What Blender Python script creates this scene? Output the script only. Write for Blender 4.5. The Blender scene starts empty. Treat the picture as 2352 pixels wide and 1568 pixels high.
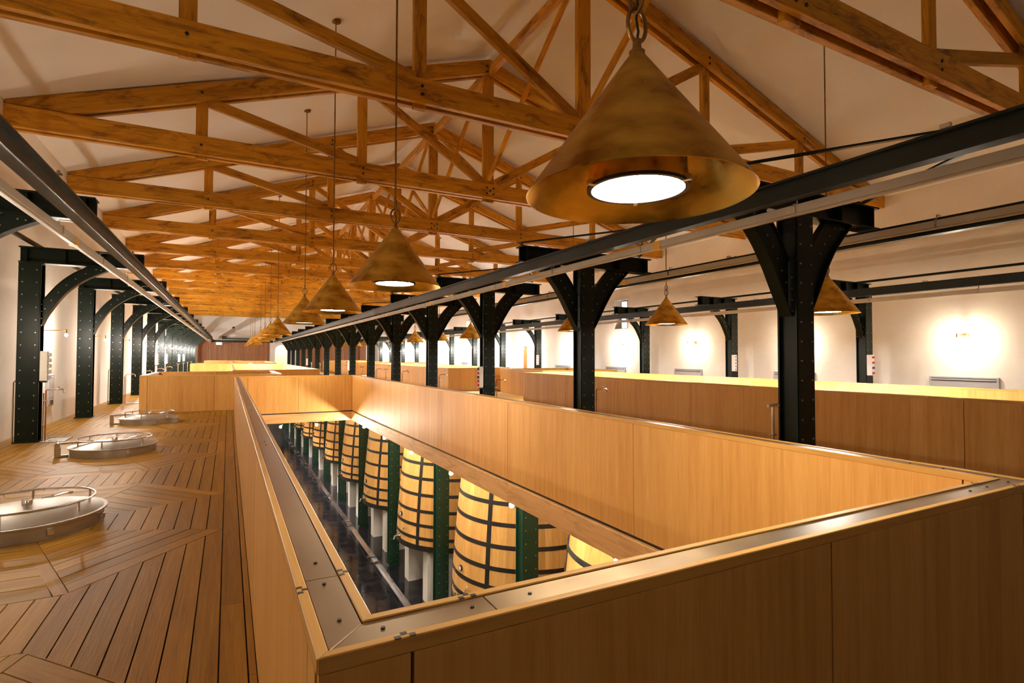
import bpy, bmesh, math, random
from mathutils import Vector, Matrix
random.seed(7)
PI = math.pi
SC = bpy.context.scene
COL = SC.collection

# ------------------------------------------------------------------ camera
CAM_Z = 1.46
cam_d = bpy.data.cameras.new('camera')
cam = bpy.data.objects.new('camera', cam_d)
COL.objects.link(cam)
SC.camera = cam
yaw, pit, roll = math.radians(27.737), math.radians(1.5075), math.radians(0.1263)
fw = Vector((math.sin(yaw)*math.cos(pit), math.cos(yaw)*math.cos(pit), math.sin(pit)))
rt = Vector((math.cos(yaw), -math.sin(yaw), 0))
up = rt.cross(fw)
r2 = rt*math.cos(roll) + up*math.sin(roll)
u2 = -rt*math.sin(roll) + up*math.cos(roll)
M = Matrix((r2, u2, -fw)).transposed().to_4x4()
M.translation = (0, 0, CAM_Z)
cam.matrix_world = M
cam_d.sensor_fit = 'HORIZONTAL'
cam_d.sensor_width = 36.0
cam_d.lens = 36.0*1238.7/2352.0
cam_d.clip_start = 0.05
cam_d.clip_end = 300

# ------------------------------------------------------------------ world, exposure
w = bpy.data.worlds.new('world')
SC.world = w
w.use_nodes = True
w.node_tree.nodes['Background'].inputs[0].default_value = (0.45, 0.68, 1.0, 1)
w.node_tree.nodes['Background'].inputs[1].default_value = 2.5
SC.view_settings.view_transform = 'Standard'
SC.view_settings.look = 'None'
SC.view_settings.exposure = 1.88
SC.view_settings.gamma = 1.0
SC.view_settings.use_curve_mapping = False
SC.cycles.max_bounces = 7
SC.cycles.diffuse_bounces = 5
SC.cycles.glossy_bounces = 4
SC.cycles.transmission_bounces = 4
SC.cycles.transparent_max_bounces = 6
SC.cycles.sample_clamp_indirect = 6.0
SC.cycles.caustics_reflective = False
SC.cycles.caustics_refractive = False
# strengths of the lamps the hall has (used by the lamp builders below)
E_PENDANT, E_SCONCE, E_BULB = 38.0, 780.0, 1050.0
C_WARM, C_SCONCE, C_BULB, C_COOL = (1, .86, .66), (1, .85, .66), (1, .87, .68), (.72, .84, 1)

# ------------------------------------------------------------------ materials
def new_mat(name):
    m = bpy.data.materials.new(name)
    m.use_nodes = True
    nt = m.node_tree
    return m, nt, nt.nodes['Principled BSDF']

def N(nt, typ, **kw):
    n = nt.nodes.new(typ)
    for k, v in kw.items():
        setattr(n, k, v)
    return n

def ramp(nt, stops):
    r = N(nt, 'ShaderNodeValToRGB')
    el = r.color_ramp.elements
    while len(el) > 1:
        el.remove(el[-1])
    el[0].position, el[0].color = stops[0][0], (*stops[0][1], 1)
    for p, c in stops[1:]:
        e = el.new(p)
        e.color = (*c, 1)
    return r

def wood(name, dark, mid, light, axis='X', rough=.42, spec=.3, grain=1.0, stain=0.0, strip=0.0, rand=.25, bump=.06, staincol=(.12, .035, .008)):
    """oak: long streaks along AXIS of the object, optional veneer strips and dark stains"""
    m, nt, b = new_mat(name)
    L = nt.links
    tc = N(nt, 'ShaderNodeTexCoord')
    oi = N(nt, 'ShaderNodeObjectInfo')
    add = N(nt, 'ShaderNodeVectorMath', operation='MULTIPLY_ADD')
    comb = N(nt, 'ShaderNodeCombineXYZ')
    for i in range(3):
        L.new(oi.outputs['Random'], comb.inputs[i])
    L.new(comb.outputs[0], add.inputs[0])
    add.inputs[1].default_value = (37.0, 53.0, 71.0)
    L.new(tc.outputs['Object'], add.inputs[2])
    sc = [11.0*grain]*3
    sc['XYZ'.index(axis)] = .55*grain
    mp = N(nt, 'ShaderNodeVectorMath', operation='MULTIPLY')
    mp.inputs[1].default_value = sc
    L.new(add.outputs[0], mp.inputs[0])
    n1 = N(nt, 'ShaderNodeTexNoise')
    n1.inputs['Scale'].default_value = 1.0
    n1.inputs['Detail'].default_value = 5
    n1.inputs['Roughness'].default_value = .62
    n1.inputs['Distortion'].default_value = .5
    L.new(mp.outputs[0], n1.inputs['Vector'])
    n2 = N(nt, 'ShaderNodeTexNoise')
    n2.inputs['Scale'].default_value = 6.0
    n2.inputs['Detail'].default_value = 3
    L.new(mp.outputs[0], n2.inputs['Vector'])
    mx = N(nt, 'ShaderNodeMix')
    mx.inputs[0].default_value = .35
    L.new(n1.outputs['Fac'], mx.inputs[2])
    L.new(n2.outputs['Fac'], mx.inputs[3])
    fac = mx.outputs[0]
    if strip:
        # veneer leaves: steps of tone across the panel
        sep = N(nt, 'ShaderNodeSeparateXYZ')
        geo = N(nt, 'ShaderNodeNewGeometry')
        L.new(geo.outputs['Position'], sep.inputs[0])
        s = N(nt, 'ShaderNodeMath', operation='ADD')
        L.new(sep.outputs[0], s.inputs[0])
        L.new(sep.outputs[1], s.inputs[1])
        d = N(nt, 'ShaderNodeMath', operation='DIVIDE')
        L.new(s.outputs[0], d.inputs[0])
        d.inputs[1].default_value = strip
        fl = N(nt, 'ShaderNodeMath', operation='FLOOR')
        L.new(d.outputs[0], fl.inputs[0])
        wn = N(nt, 'ShaderNodeTexWhiteNoise', noise_dimensions='1D')
        L.new(fl.outputs[0], wn.inputs['W'])
        ma = N(nt, 'ShaderNodeMath', operation='MULTIPLY_ADD')
        L.new(wn.outputs['Value'], ma.inputs[0])
        ma.inputs[1].default_value = .16
        ma.inputs[2].default_value = -.08
        a2 = N(nt, 'ShaderNodeMath', operation='ADD')
        L.new(fac, a2.inputs[0])
        L.new(ma.outputs[0], a2.inputs[1])
        fac = a2.outputs[0]
    cr = ramp(nt, [(.28, dark), (.5, mid), (.72, light)])
    L.new(fac, cr.inputs[0])
    col = cr.outputs[0]
    hsv = N(nt, 'ShaderNodeHueSaturation')
    rr = N(nt, 'ShaderNodeMath', operation='MULTIPLY_ADD')
    L.new(oi.outputs['Random'], rr.inputs[0])
    rr.inputs[1].default_value = rand
    rr.inputs[2].default_value = 1 - rand/2
    L.new(rr.outputs[0], hsv.inputs['Value'])
    L.new(col, hsv.inputs['Color'])
    col = hsv.outputs[0]
    if stain:
        n3 = N(nt, 'ShaderNodeTexNoise')
        n3.inputs['Scale'].default_value = 2.6
        n3.inputs['Detail'].default_value = 7
        n3.inputs['Roughness'].default_value = .7
        n3.inputs['Distortion'].default_value = .7
        mp3 = N(nt, 'ShaderNodeVectorMath', operation='MULTIPLY')
        v = [2.2]*3
        v['XYZ'.index(axis)] = .55
        mp3.inputs[1].default_value = v
        L.new(add.outputs[0], mp3.inputs[0])
        L.new(mp3.outputs[0], n3.inputs['Vector'])
        c3 = ramp(nt, [(.50, (0, 0, 0)), (.69, (1, 1, 1))])
        L.new(n3.outputs['Fac'], c3.inputs[0])
        ms = N(nt, 'ShaderNodeMath', operation='MULTIPLY')
        L.new(c3.outputs[0], ms.inputs[0])
        ms.inputs[1].default_value = stain
        m2 = N(nt, 'ShaderNodeMix', data_type='RGBA')
        L.new(ms.outputs[0], m2.inputs[0])
        L.new(col, m2.inputs[6])
        m2.inputs[7].default_value = (*staincol, 1)
        col = m2.outputs[2]
    L.new(col, b.inputs['Base Color'])
    b.inputs['Roughness'].default_value = rough
    b.inputs['Specular IOR Level'].default_value = spec
    if bump:
        bp = N(nt, 'ShaderNodeBump')
        bp.inputs['Strength'].default_value = bump
        bp.inputs['Distance'].default_value = .01
        L.new(n2.outputs['Fac'], bp.inputs['Height'])
        L.new(bp.outputs[0], b.inputs['Normal'])
    return m

def noisy(name, c1, c2, scale=4, rough=(.4, .5), metal=0, bump=0, detail=4, stretch=(1, 1, 1), bscale=None, lo=.35, hi=.65, spec=None):
    m, nt, b = new_mat(name)
    L = nt.links
    tc = N(nt, 'ShaderNodeTexCoord')
    mp = N(nt, 'ShaderNodeVectorMath', operation='MULTIPLY')
    mp.inputs[1].default_value = stretch
    L.new(tc.outputs['Object'], mp.inputs[0])
    n = N(nt, 'ShaderNodeTexNoise')
    n.inputs['Scale'].default_value = scale
    n.inputs['Detail'].default_value = detail
    L.new(mp.outputs[0], n.inputs['Vector'])
    cr = ramp(nt, [(lo, c1), (hi, c2)])
    L.new(n.outputs['Fac'], cr.inputs[0])
    L.new(cr.outputs[0], b.inputs['Base Color'])
    mr = N(nt, 'ShaderNodeMapRange')
    mr.inputs['From Min'].default_value = .3
    mr.inputs['From Max'].default_value = .7
    mr.inputs['To Min'].default_value = rough[0]
    mr.inputs['To Max'].default_value = rough[1]
    L.new(n.outputs['Fac'], mr.inputs['Value'])
    L.new(mr.outputs[0], b.inputs['Roughness'])
    b.inputs['Metallic'].default_value = metal
    if spec is not None:
        b.inputs['Specular IOR Level'].default_value = spec
    if bump:
        nb = N(nt, 'ShaderNodeTexNoise')
        nb.inputs['Scale'].default_value = bscale or scale*4
        nb.inputs['Detail'].default_value = 3
        L.new(mp.outputs[0], nb.inputs['Vector'])
        bp = N(nt, 'ShaderNodeBump')
        bp.inputs['Strength'].default_value = bump
        bp.inputs['Distance'].default_value = .02
        L.new(nb.outputs['Fac'], bp.inputs['Height'])
        L.new(bp.outputs[0], b.inputs['Normal'])
    return m

def emit(name, col, s):
    m, nt, b = new_mat(name)
    b.inputs['Base Color'].default_value = (1, 1, 1, 1)
    b.inputs['Emission Color'].default_value = (*col, 1)
    b.inputs['Emission Strength'].default_value = s
    return m

MT = {}
MT['truss'] = wood('truss_oak', (.36, .14, .008), (.60, .275, .014), (.74, .38, .03), 'X', .5, stain=.95, rand=.3, bump=.15)
MT['panel'] = wood('oak_veneer_upright', (.52, .245, .055), (.63, .325, .085), (.71, .40, .12), 'Z', .48, grain=1.5, strip=.19, rand=.07, bump=.02)
MT['panelx'] = wood('oak_edge_strip', (.42, .20, .045), (.60, .32, .08), (.70, .41, .12), 'X', .4, rand=.15)
MT['beam'] = wood('rough_oak_beam', (.50, .24, .08), (.66, .38, .15), (.74, .47, .2), 'Y', .5, stain=.45, rand=.12)
MT['beamx'] = wood('rough_oak_beam_across', (.50, .24, .08), (.66, .38, .15), (.74, .47, .2), 'X', .5, stain=.3, rand=.12)
MT['plank'] = wood('deck_oak', (.24, .115, .013), (.36, .18, .022), (.46, .25, .04), 'X', .46, spec=.16, grain=1.2, rand=.34, bump=.12)
MT['stave'] = wood('vat_oak', (.55, .27, .07), (.68, .37, .11), (.76, .46, .16), 'Z', .34, rand=.26, bump=.03)
MT['wall_wood'] = wood('far_wall_boards', (.26, .10, .04), (.36, .15, .06), (.44, .20, .08), 'Z', .5, rand=.35, bump=.05)
MT['plaster'] = noisy('cream_plaster', (.82, .77, .69), (.88, .84, .77), 1.2, (.85, .95), bump=.35, bscale=9)
MT['ceil'] = noisy('white_ceiling_plaster', (.84, .81, .76), (.89, .86, .82), .6, (.85, .95), bump=.12, bscale=3)
MT['steel'] = noisy('dark_green_paint', (.003, .007, .004), (.005, .012, .006), 3, (.3, .45), spec=.22)
MT['railpaint'] = noisy('glossy_rail_paint', (.004, .008, .005), (.007, .013, .008), 3, (.34, .38), spec=.4)
MT['green'] = noisy('green_paint', (.007, .032, .016), (.010, .042, .020), 3, (.28, .4))
MT['rivet'] = noisy('rivet_glint', (.28, .29, .26), (.34, .35, .31), 3, (.25, .35), metal=.7)  # light colour paints in the white glints on the rivet heads
MT['hoop'] = noisy('black_iron_hoop', (.012, .010, .010), (.022, .019, .018), 5, (.35, .5))
MT['brass'] = noisy('aged_brass', (.46, .25, .03), (.78, .53, .10), 3.2, (.2, .48), metal=1, detail=7, stretch=(1, 1, 2.2), lo=.38, hi=.6)
MT['brass_in'] = noisy('polished_brass', (.72, .46, .11), (.85, .60, .2), 5, (.16, .3), metal=1)
MT['bronze'] = noisy('dark_brass', (.22, .12, .04), (.34, .2, .07), 8, (.3, .45), metal=1)
MT['stain'] = noisy('stainless_steel', (.60, .57, .53), (.70, .67, .63), 2, (.16, .3), metal=1)
MT['satin'] = noisy('satin_steel', (.40, .37, .33), (.48, .45, .41), 2, (.36, .48), metal=1)
MT['cap'] = noisy('brushed_metal_strip', (.34, .255, .16), (.44, .33, .21), 2.5, (.28, .42), metal=.9)
MT['bus'] = noisy('grey_busbar', (.50, .45, .37), (.56, .51, .43), 3, (.35, .5))
MT['tape'] = noisy('yellow_tape', (.80, .45, .02), (.85, .5, .03), 3, (.4, .5))
MT['white'] = noisy('white_painted_block', (.80, .78, .74), (.86, .84, .80), 2, (.6, .7))
MT['grey'] = noisy('grey_enamel', (.42, .41, .42), (.46, .45, .46), 2, (.4, .5))
MT['dark'] = noisy('black_plastic', (.01, .01, .01), (.02, .02, .02), 5, (.4, .5))
MT['lowfloor'] = noisy('wet_dark_tile', (.008, .008, .012), (.022, .020, .026), 3.5, (.05, .22), bump=.05, bscale=5, spec=.35)
MT['copper'] = noisy('copper_pipe', (.50, .22, .10), (.6, .28, .14), 6, (.3, .4), metal=1)
MT['red'] = noisy('red_socket', (.6, .02, .01), (.7, .03, .02), 3, (.4, .5))
MT['blue'] = noisy('blue_socket', (.01, .05, .4), (.02, .07, .5), 3, (.4, .5))
MT['door'] = noisy('beige_door', (.50, .40, .27), (.56, .45, .31), 2, (.5, .6))
MT['glow'] = emit('lamp_glass', C_WARM, E_PENDANT)
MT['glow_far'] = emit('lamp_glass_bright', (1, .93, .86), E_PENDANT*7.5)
MT['sconce'] = emit('sconce_bulb', C_SCONCE, E_SCONCE)
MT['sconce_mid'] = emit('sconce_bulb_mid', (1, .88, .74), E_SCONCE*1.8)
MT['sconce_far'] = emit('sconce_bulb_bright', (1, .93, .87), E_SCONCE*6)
MT['bulb'] = emit('under_deck_bulb', C_BULB, E_BULB)
MT['added_coolbulb'] = emit('added_cool_bulb', C_COOL, E_BULB*2.8)  # for added bulbs, meant to give the far lower floor a blue-white reflection
mg, nt, b = new_mat('window_glass')
b.inputs['Transmission Weight'].default_value = 1
b.inputs['Roughness'].default_value = 0
b.inputs['IOR'].default_value = 1.02
MT['glass'] = mg

# ------------------------------------------------------------------ helpers
def link(name, me, mat, parent=None, loc=(0, 0, 0), rot=None):
    o = bpy.data.objects.new(name, me)
    if mat and not me.materials:
        me.materials.append(mat)
    COL.objects.link(o)
    o.parent = parent
    o.location = loc
    if rot:
        o.rotation_euler = rot
    return o

def finish(bm, name, smooth=False):
    bmesh.ops.recalc_face_normals(bm, faces=bm.faces)
    me = bpy.data.meshes.new(name)
    bm.to_mesh(me)
    bm.free()
    if smooth:
        for p in me.polygons:
            p.use_smooth = True
        me.set_sharp_from_angle(angle=.6)
    return me

def bbox(bm, x0, x1, y0, y1, z0, z1):
    v = [bm.verts.new((x, y, z)) for z in (z0, z1) for y in (y0, y1) for x in (x0, x1)]
    for f in ((0, 1, 3, 2), (4, 6, 7, 5), (0, 4, 5, 1), (2, 3, 7, 6), (0, 2, 6, 4), (1, 5, 7, 3)):
        bm.faces.new([v[i] for i in f])
    return v

def box(name, x0, x1, y0, y1, z0, z1, mat, parent=None, bev=0, loc=None):
    """box whose own origin sits at its centre, placed relative to its parent"""
    c = ((x0+x1)/2, (y0+y1)/2, (z0+z1)/2)
    bm = bmesh.new()
    bbox(bm, x0-c[0], x1-c[0], y0-c[1], y1-c[1], z0-c[2], z1-c[2])
    if bev:
        bmesh.ops.bevel(bm, geom=bm.edges[:], offset=bev, segments=1, affect='EDGES')
    return link(name, finish(bm, name), mat, parent, c)

def boxes(name, lst, mat, parent=None, bev=0):
    bm = bmesh.new()
    for l in lst:
        bbox(bm, *l)
    if bev:
        bmesh.ops.bevel(bm, geom=bm.edges[:], offset=bev, segments=1, affect='EDGES')
    return link(name, finish(bm, name), mat, parent)

def prism_xy(bm, pts, z0, z1):
    a = [bm.verts.new((p[0], p[1], z0)) for p in pts]
    c = [bm.verts.new((p[0], p[1], z1)) for p in pts]
    n = len(pts)
    bm.faces.new(a[::-1])
    bm.faces.new(c)
    for i in range(n):
        bm.faces.new((a[i], a[(i+1) % n], c[(i+1) % n], c[i]))

def prism_xz(bm, pts, y0, y1):
    a = [bm.verts.new((p[0], y0, p[1])) for p in pts]
    c = [bm.verts.new((p[0], y1, p[1])) for p in pts]
    n = len(pts)
    bm.faces.new(a)
    bm.faces.new(c[::-1])
    for i in range(n):
        bm.faces.new((a[i], c[i], c[(i+1) % n], a[(i+1) % n]))

def member(name, pts, y0, y1, org, ang, mat, parent, bev=.006):
    """timber in the XZ plane: local X runs along the grain at angle ANG"""
    ca, sa = math.cos(ang), math.sin(ang)
    loc = [((x-org[0])*ca + (z-org[1])*sa, -(x-org[0])*sa + (z-org[1])*ca) for x, z in pts]
    bm = bmesh.new()
    yc = (y0+y1)/2
    prism_xz(bm, loc, y0-yc, y1-yc)
    if bev:
        bmesh.ops.bevel(bm, geom=bm.edges[:], offset=bev, segments=1, affect='EDGES')
    return link(name, finish(bm, name), mat, parent, (org[0], yc, org[1]), (0, -ang, 0))

def bar(name, p0, p1, wy, hz, mat, parent=None, bev=0):
    """rectangular bar from p0 to p1, local X along it"""
    p0, p1 = Vector(p0), Vector(p1)
    d = p1-p0
    bm = bmesh.new()
    bbox(bm, 0, d.length, -wy/2, wy/2, -hz/2, hz/2)
    if bev:
        bmesh.ops.bevel(bm, geom=bm.edges[:], offset=bev, segments=1, affect='EDGES')
    o = link(name, finish(bm, name), mat, parent, p0)
    x = d.normalized()
    z = Vector((0, 0, 1))
    if abs(x.z) > .99:
        z = Vector((0, 1, 0))
    y = z.cross(x).normalized()
    z = x.cross(y)
    o.rotation_euler = Matrix((x, y, z)).transposed().to_euler()
    return o

def tube_bm(bm, pts, r, seg=10, closed=False, caps=True):
    pts = [Vector(p) for p in pts]
    n = len(pts)
    rings = []
    prev = None
    for i, p in enumerate(pts):
        if closed:
            t = (pts[(i+1) % n]-pts[i-1]).normalized()
        else:
            t = (pts[min(i+1, n-1)]-pts[max(i-1, 0)]).normalized()
        a = prev if prev else (Vector((0, 0, 1)) if abs(t.z) < .9 else Vector((1, 0, 0)))
        u = (a - t*a.dot(t))
        if u.length < 1e-4:
            u = t.orthogonal()
        u.normalize()
        prev = u
        v = t.cross(u)
        rings.append([bm.verts.new(p + (u*math.cos(2*PI*k/seg)+v*math.sin(2*PI*k/seg))*r) for k in range(seg)])
    m = n if closed else n-1
    for i in range(m):
        a, c = rings[i], rings[(i+1) % n]
        for k in range(seg):
            bm.faces.new((a[k], a[(k+1) % seg], c[(k+1) % seg], c[k]))
    if caps and not closed:
        bm.faces.new(rings[0][::-1])
        bm.faces.new(rings[-1])

def tube(name, pts, r, mat, parent=None, seg=10, closed=False, loc=(0, 0, 0)):
    bm = bmesh.new()
    tube_bm(bm, pts, r, seg, closed)
    return link(name, finish(bm, name, True), mat, parent, loc)

def lathe_bm(bm, prof, seg=32, a0=0, a1=2*PI, closed_prof=False):
    full = abs(a1-a0-2*PI) < 1e-6
    n = seg if full else seg+1
    rings = []
    for k in range(n):
        a = a0+(a1-a0)*k/seg
        rings.append([bm.verts.new((r*math.cos(a), r*math.sin(a), z)) for r, z in prof])
    m = len(prof)
    for k in range(seg):
        A, B = rings[k], rings[(k+1) % n]
        for i in range(m if closed_prof else m-1):
            j = (i+1) % m
            vs = [A[i], B[i], B[j], A[j]]
            try:
                bm.faces.new(vs)
            except ValueError:
                pass
    if not full and closed_prof:
        bm.faces.new(rings[0])
        bm.faces.new(rings[-1][::-1])
    bmesh.ops.remove_doubles(bm, verts=bm.verts, dist=1e-5)

def lathe(name, prof, mat, parent=None, seg=32, closed=False, loc=(0, 0, 0), rot=None, smooth=True):
    bm = bmesh.new()
    lathe_bm(bm, prof, seg, closed_prof=closed)
    return link(name, finish(bm, name, smooth), mat, parent, loc, rot)

def empty(name, loc, rz=0):
    o = bpy.data.objects.new(name, None)
    COL.objects.link(o)
    o.location = loc
    o.rotation_euler = (0, 0, rz)
    o.empty_display_size = .1
    return o

def tag(o, label, cat, group=None, kind=None):
    o['label'] = label
    o['category'] = cat
    if group:
        o['group'] = group
    if kind:
        o['kind'] = kind
    return o

def struct(o, label=None):
    o['kind'] = 'structure'
    if label:
        o['label'] = label
    return o

def kids(o):
    return [c for c in COL.objects if c.parent == o]

KIDS = {}
def remember(root):
    """children lists of a prototype, looked up once"""
    by = {}
    for o in COL.objects:
        if o.parent:
            by.setdefault(o.parent.name, []).append(o)
    def grab(o):
        KIDS[o.name] = by.get(o.name, [])
        for c in KIDS[o.name]:
            grab(c)
    grab(root)

def copy_tree(o, parent=None, loc=None):
    c = o.copy()
    COL.objects.link(c)
    c.parent = parent
    if loc is not None:
        c.location = loc
    for ch in KIDS.get(o.name, []):
        copy_tree(ch, c)
    return c

CH = {}
def kids_of(o):
    return [c for c in COL.objects if c.parent == o]

def swap(o, mat):
    key = (o.data.name, mat.name)
    if key not in CH:
        me = o.data.copy()
        me.materials.clear()
        me.materials.append(mat)
        CH[key] = me
    o.data = CH[key]

ORD = ['nearest', 'second', 'third', 'fourth', 'fifth', 'sixth', 'seventh', 'eighth', 'ninth', 'tenth', 'eleventh',
       'twelfth', 'thirteenth', 'fourteenth', 'fifteenth', 'sixteenth', 'seventeenth', 'eighteenth']

# ------------------------------------------------------------------ layout
XL, XR, XC, XRI = -3.35, 14.83, 5.53, 5.55
Y0, Y1 = -5.0, 64.0
NB = 15
YP = [3.8+4*k for k in range(NB)]
def zc(x):
    return 8.82-.352*abs(x-XRI)
mir = lambda x: 2*XC-x
HP = .945
ZL = -4.65

# ================================================================== SETTING
# ---- walls
def wall_open(name, x0, x1, y0, y1, z0, z1, holes, mat):
    """long wall along Y between x0,x1 with rectangular holes (ya,yb,za,zb)"""
    L = []
    holes = sorted(holes)
    y = y0
    for ya, yb, za, zb in holes:
        L.append((x0, x1, y, ya, z0, z1))
        if za > z0:
            L.append((x0, x1, ya, yb, z0, za))
        if zb < z1:
            L.append((x0, x1, ya, yb, zb, z1))
        y = yb
    L.append((x0, x1, y, y1, z0, z1))
    return struct(boxes(name, L, mat))

wall_open('wall_left', XL-.3, XL, Y0, Y1, ZL, zc(XL)+.05, [], MT['plaster'])
WIN = [(17.75, 18.65, 2.62, 3.86), (34.1, 35.1, 2.62, 3.86)]
DOOR = (25.9, 26.85, 0, 1.98)
XR2 = XR+.45
wall_open('wall_right', XR, XR2, Y0, Y1, ZL, zc(XR)+.05, [WIN[0], DOOR, WIN[1]], MT['plaster'])
bm = bmesh.new()
prism_xz(bm, [(XL-.3, ZL), (XR2, ZL), (XR2, zc(XR)+.02), (XRI, zc(XRI)+.1), (XL-.3, zc(XL)+.02)], Y0-.3, Y0)
struct(link('wall_near', finish(bm, 'wall_near'), MT['plaster']))
AX0, AX1, AZ = 4.5, 5.84, 2.0
bm = bmesh.new()
arch = [(AX0+(AX1-AX0)*.5-(AX1-AX0)*.5*math.cos(PI*t/10), AZ+.58*math.sin(PI*t/10)) for t in range(11)]
prism_xz(bm, [(XL-.3, ZL), (AX0, ZL), (AX0, AZ)]+[(AX0, zc(AX0)+.05), (XL-.3, zc(XL)+.02)], Y1, Y1+.4)
prism_xz(bm, [(AX1, ZL), (XR2, ZL), (XR2, zc(XR)+.02), (AX1, zc(AX1)+.05), (AX1, AZ)], Y1, Y1+.4)
for i in range(10):
    a, c = arch[i], arch[i+1]
    prism_xz(bm, [a, c, (c[0], zc(c[0])+.05), (a[0], zc(a[0])+.05)], Y1, Y1+.4)
prism_xz(bm, [(AX0, ZL), (AX1, ZL), (AX1, 0), (AX0, 0)], Y1, Y1+.4)
struct(link('wall_far', finish(bm, 'wall_far'), MT['plaster']))
boxes('passage_wall', [(AX0-.6, AX1+.6, Y1+2.4, Y1+2.5, 0, 2.8), (AX0-.7, AX0-.6, Y1+.4, Y1+2.5, 0, 2.8),
      (AX1+.6, AX1+.7, Y1+.4, Y1+2.5, 0, 2.8), (AX0-.6, AX1+.6, Y1+.4, Y1+2.4, 2.8, 2.9), (AX0-.6, AX1+.6, Y1+.4, Y1+2.4, -.1, 0)],
      MT['plaster'])['kind'] = 'structure'
# ---- ceiling
bm = bmesh.new()
xs = [XL-.3, XRI, XR2]
prism_xz(bm, [(XL-.3, zc(XL-.3)), (XRI, zc(XRI)), (XR2, zc(XR2)), (XR2, zc(XR2)+.25), (XRI, zc(XRI)+.25), (XL-.3, zc(XL-.3)+.25)], Y0-.3, Y1+.4)
struct(link('ceiling', finish(bm, 'ceiling'), MT['ceil']))
# ---- timber far wall lining
for xa, xb, zt, nm in ((-2.75, 3.95, 2.98, 'left'), (7.0, 14.3, 3.1, 'right')):
    root = empty('trim_1' if nm == 'left' else 'trim_2', (xa, Y1, 0))
    struct(root, 'brown upright boards lining the %s half of the far wall' % nm)
    n = int((xb-xa)/.225)
    wd = (xb-xa)/n
    for i in range(n):
        box('board', i*wd+.004, (i+1)*wd-.004, -.06-(i % 3)*.006, -.01, 0, zt, MT['wall_wood'], root)
# ---- windows in the right wall
for i, (ya, yb, za, zb) in enumerate(WIN):
    o = struct(empty('window_%d' % (i+1), (XR, (ya+yb)/2, za)))
    h, wd = zb-za, yb-ya
    x = .34
    boxes('window_frame', [(x, x+.05, -wd/2, -wd/2+.05, 0, h), (x, x+.05, wd/2-.05, wd/2, 0, h), (x, x+.05, -wd/2+.05, wd/2-.05, 0, .05),
          (x, x+.05, -wd/2+.05, wd/2-.05, h-.05, h), (x, x+.04, -.02, .02, .05, h-.05)], MT['grey'], o)
    box('pane', x+.015, x+.022, -wd/2+.05, -.02, .05, h-.05, MT['glass'], o)
    box('pane', x+.015, x+.022, .02, wd/2-.05, .05, h-.05, MT['glass'], o)
    s = tag(empty('floodlight', (XR+.2, (ya+yb)/2+.05, za+h*.55)), ('small grey floodlight in the nearer right wall window' if i == 0 else 'small grey floodlight in the farther right wall window'), 'floodlight')
    box('lamp_body', -.08, .06, -.11, .11, -.09, .09, MT['grey'], s, .01)
    box('bracket', -.03, .13, -.02, .02, .1, .13, MT['bronze'], s)
    lathe('lamp_glass', [(0, 0), (.07, 0), (.06, .012), (0, .015)], MT['white'], s, 16, loc=(-.081, 0, 0), rot=(0, -PI/2, 0))
# ---- door in the right wall
d = struct(empty('door_1', (XR, (DOOR[0]+DOOR[1])/2, 0)))
box('door_leaf', .25, .30, -.46, .46, .01, 1.96, MT['door'], d)
boxes('door_frame', [(.02, .32, -.475, -.455, 0, 1.98), (.02, .32, .455, .475, 0, 1.98), (.02, .32, -.455, .455, 1.962, 1.98)], MT['copper'], d)
tag(box('wall_keypad', XR-.03, XR, 25.35, 25.55, 2.0, 2.25, MT['white'], None, .004), 'small white control box on the right wall beside the door', 'control box')

# ---- deck: structural slab with the openings, then planks
WL = (.26, 2.88, 1.09, 14.45)      # well opening, repeats every 20 m, and mirrored
ST = (-1.83, 1.20, 16.32, 19.40)   # stair opening
openings = []
for p in (-1, 0, 1, 2):
    for a, c, e, f in (WL, ST):
        if e+20*p > Y1 or f+20*p < Y0:
            continue
        openings.append((a, c, max(e+20*p, Y0), f+20*p))
        openings.append((mir(c), mir(a), max(e+20*p, Y0), f+20*p))
ys = sorted({Y0, Y1} | {o[2] for o in openings} | {o[3] for o in openings})
L = []
for ya, yb in zip(ys, ys[1:]):
    cuts = sorted((o[0], o[1]) for o in openings if o[2] < yb-1e-6 and o[3] > ya+1e-6)
    x = XL
    for a, c in cuts:
        L.append((x, a, ya, yb, -.2, -.032))
        x = c
    L.append((x, XR, ya, yb, -.2, -.032))
floor = struct(boxes('floor', L, MT['dark']))

def plank(poly, ang, n=[0]):
    """one deck board: convex polygon POLY in world XY, grain along ANG"""
    cx = sum(p[0] for p in poly)/len(poly)
    cy = sum(p[1] for p in poly)/len(poly)
    ca, sa = math.cos(ang), math.sin(ang)
    loc = [((x-cx)*ca+(y-cy)*sa, -(x-cx)*sa+(y-cy)*ca) for x, y in poly]
    area = sum(loc[i][0]*loc[(i+1) % len(loc)][1]-loc[(i+1) % len(loc)][0]*loc[i][1] for i in range(len(loc)))
    if area < 0:
        loc = loc[::-1]
    return loc, (cx, cy), ang

def clip(poly, a, b, c):
    """keep the part of POLY where a*x+b*y<=c"""
    out = []
    n = len(poly)
    for i in range(n):
        p, q = poly[i], poly[(i+1) % n]
        dp, dq = a*p[0]+b*p[1]-c, a*q[0]+b*q[1]-c
        if dp <= 0:
            out.append(p)
        if (dp < 0 < dq) or (dq < 0 < dp):
            t = dp/(dp-dq)
            out.append((p[0]+t*(q[0]-p[0]), p[1]+t*(q[1]-p[1])))
    return out

def parea(p):
    return abs(sum(p[i][0]*p[(i+1) % len(p)][1]-p[(i+1) % len(p)][0]*p[i][1] for i in range(len(p))))/2

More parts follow.
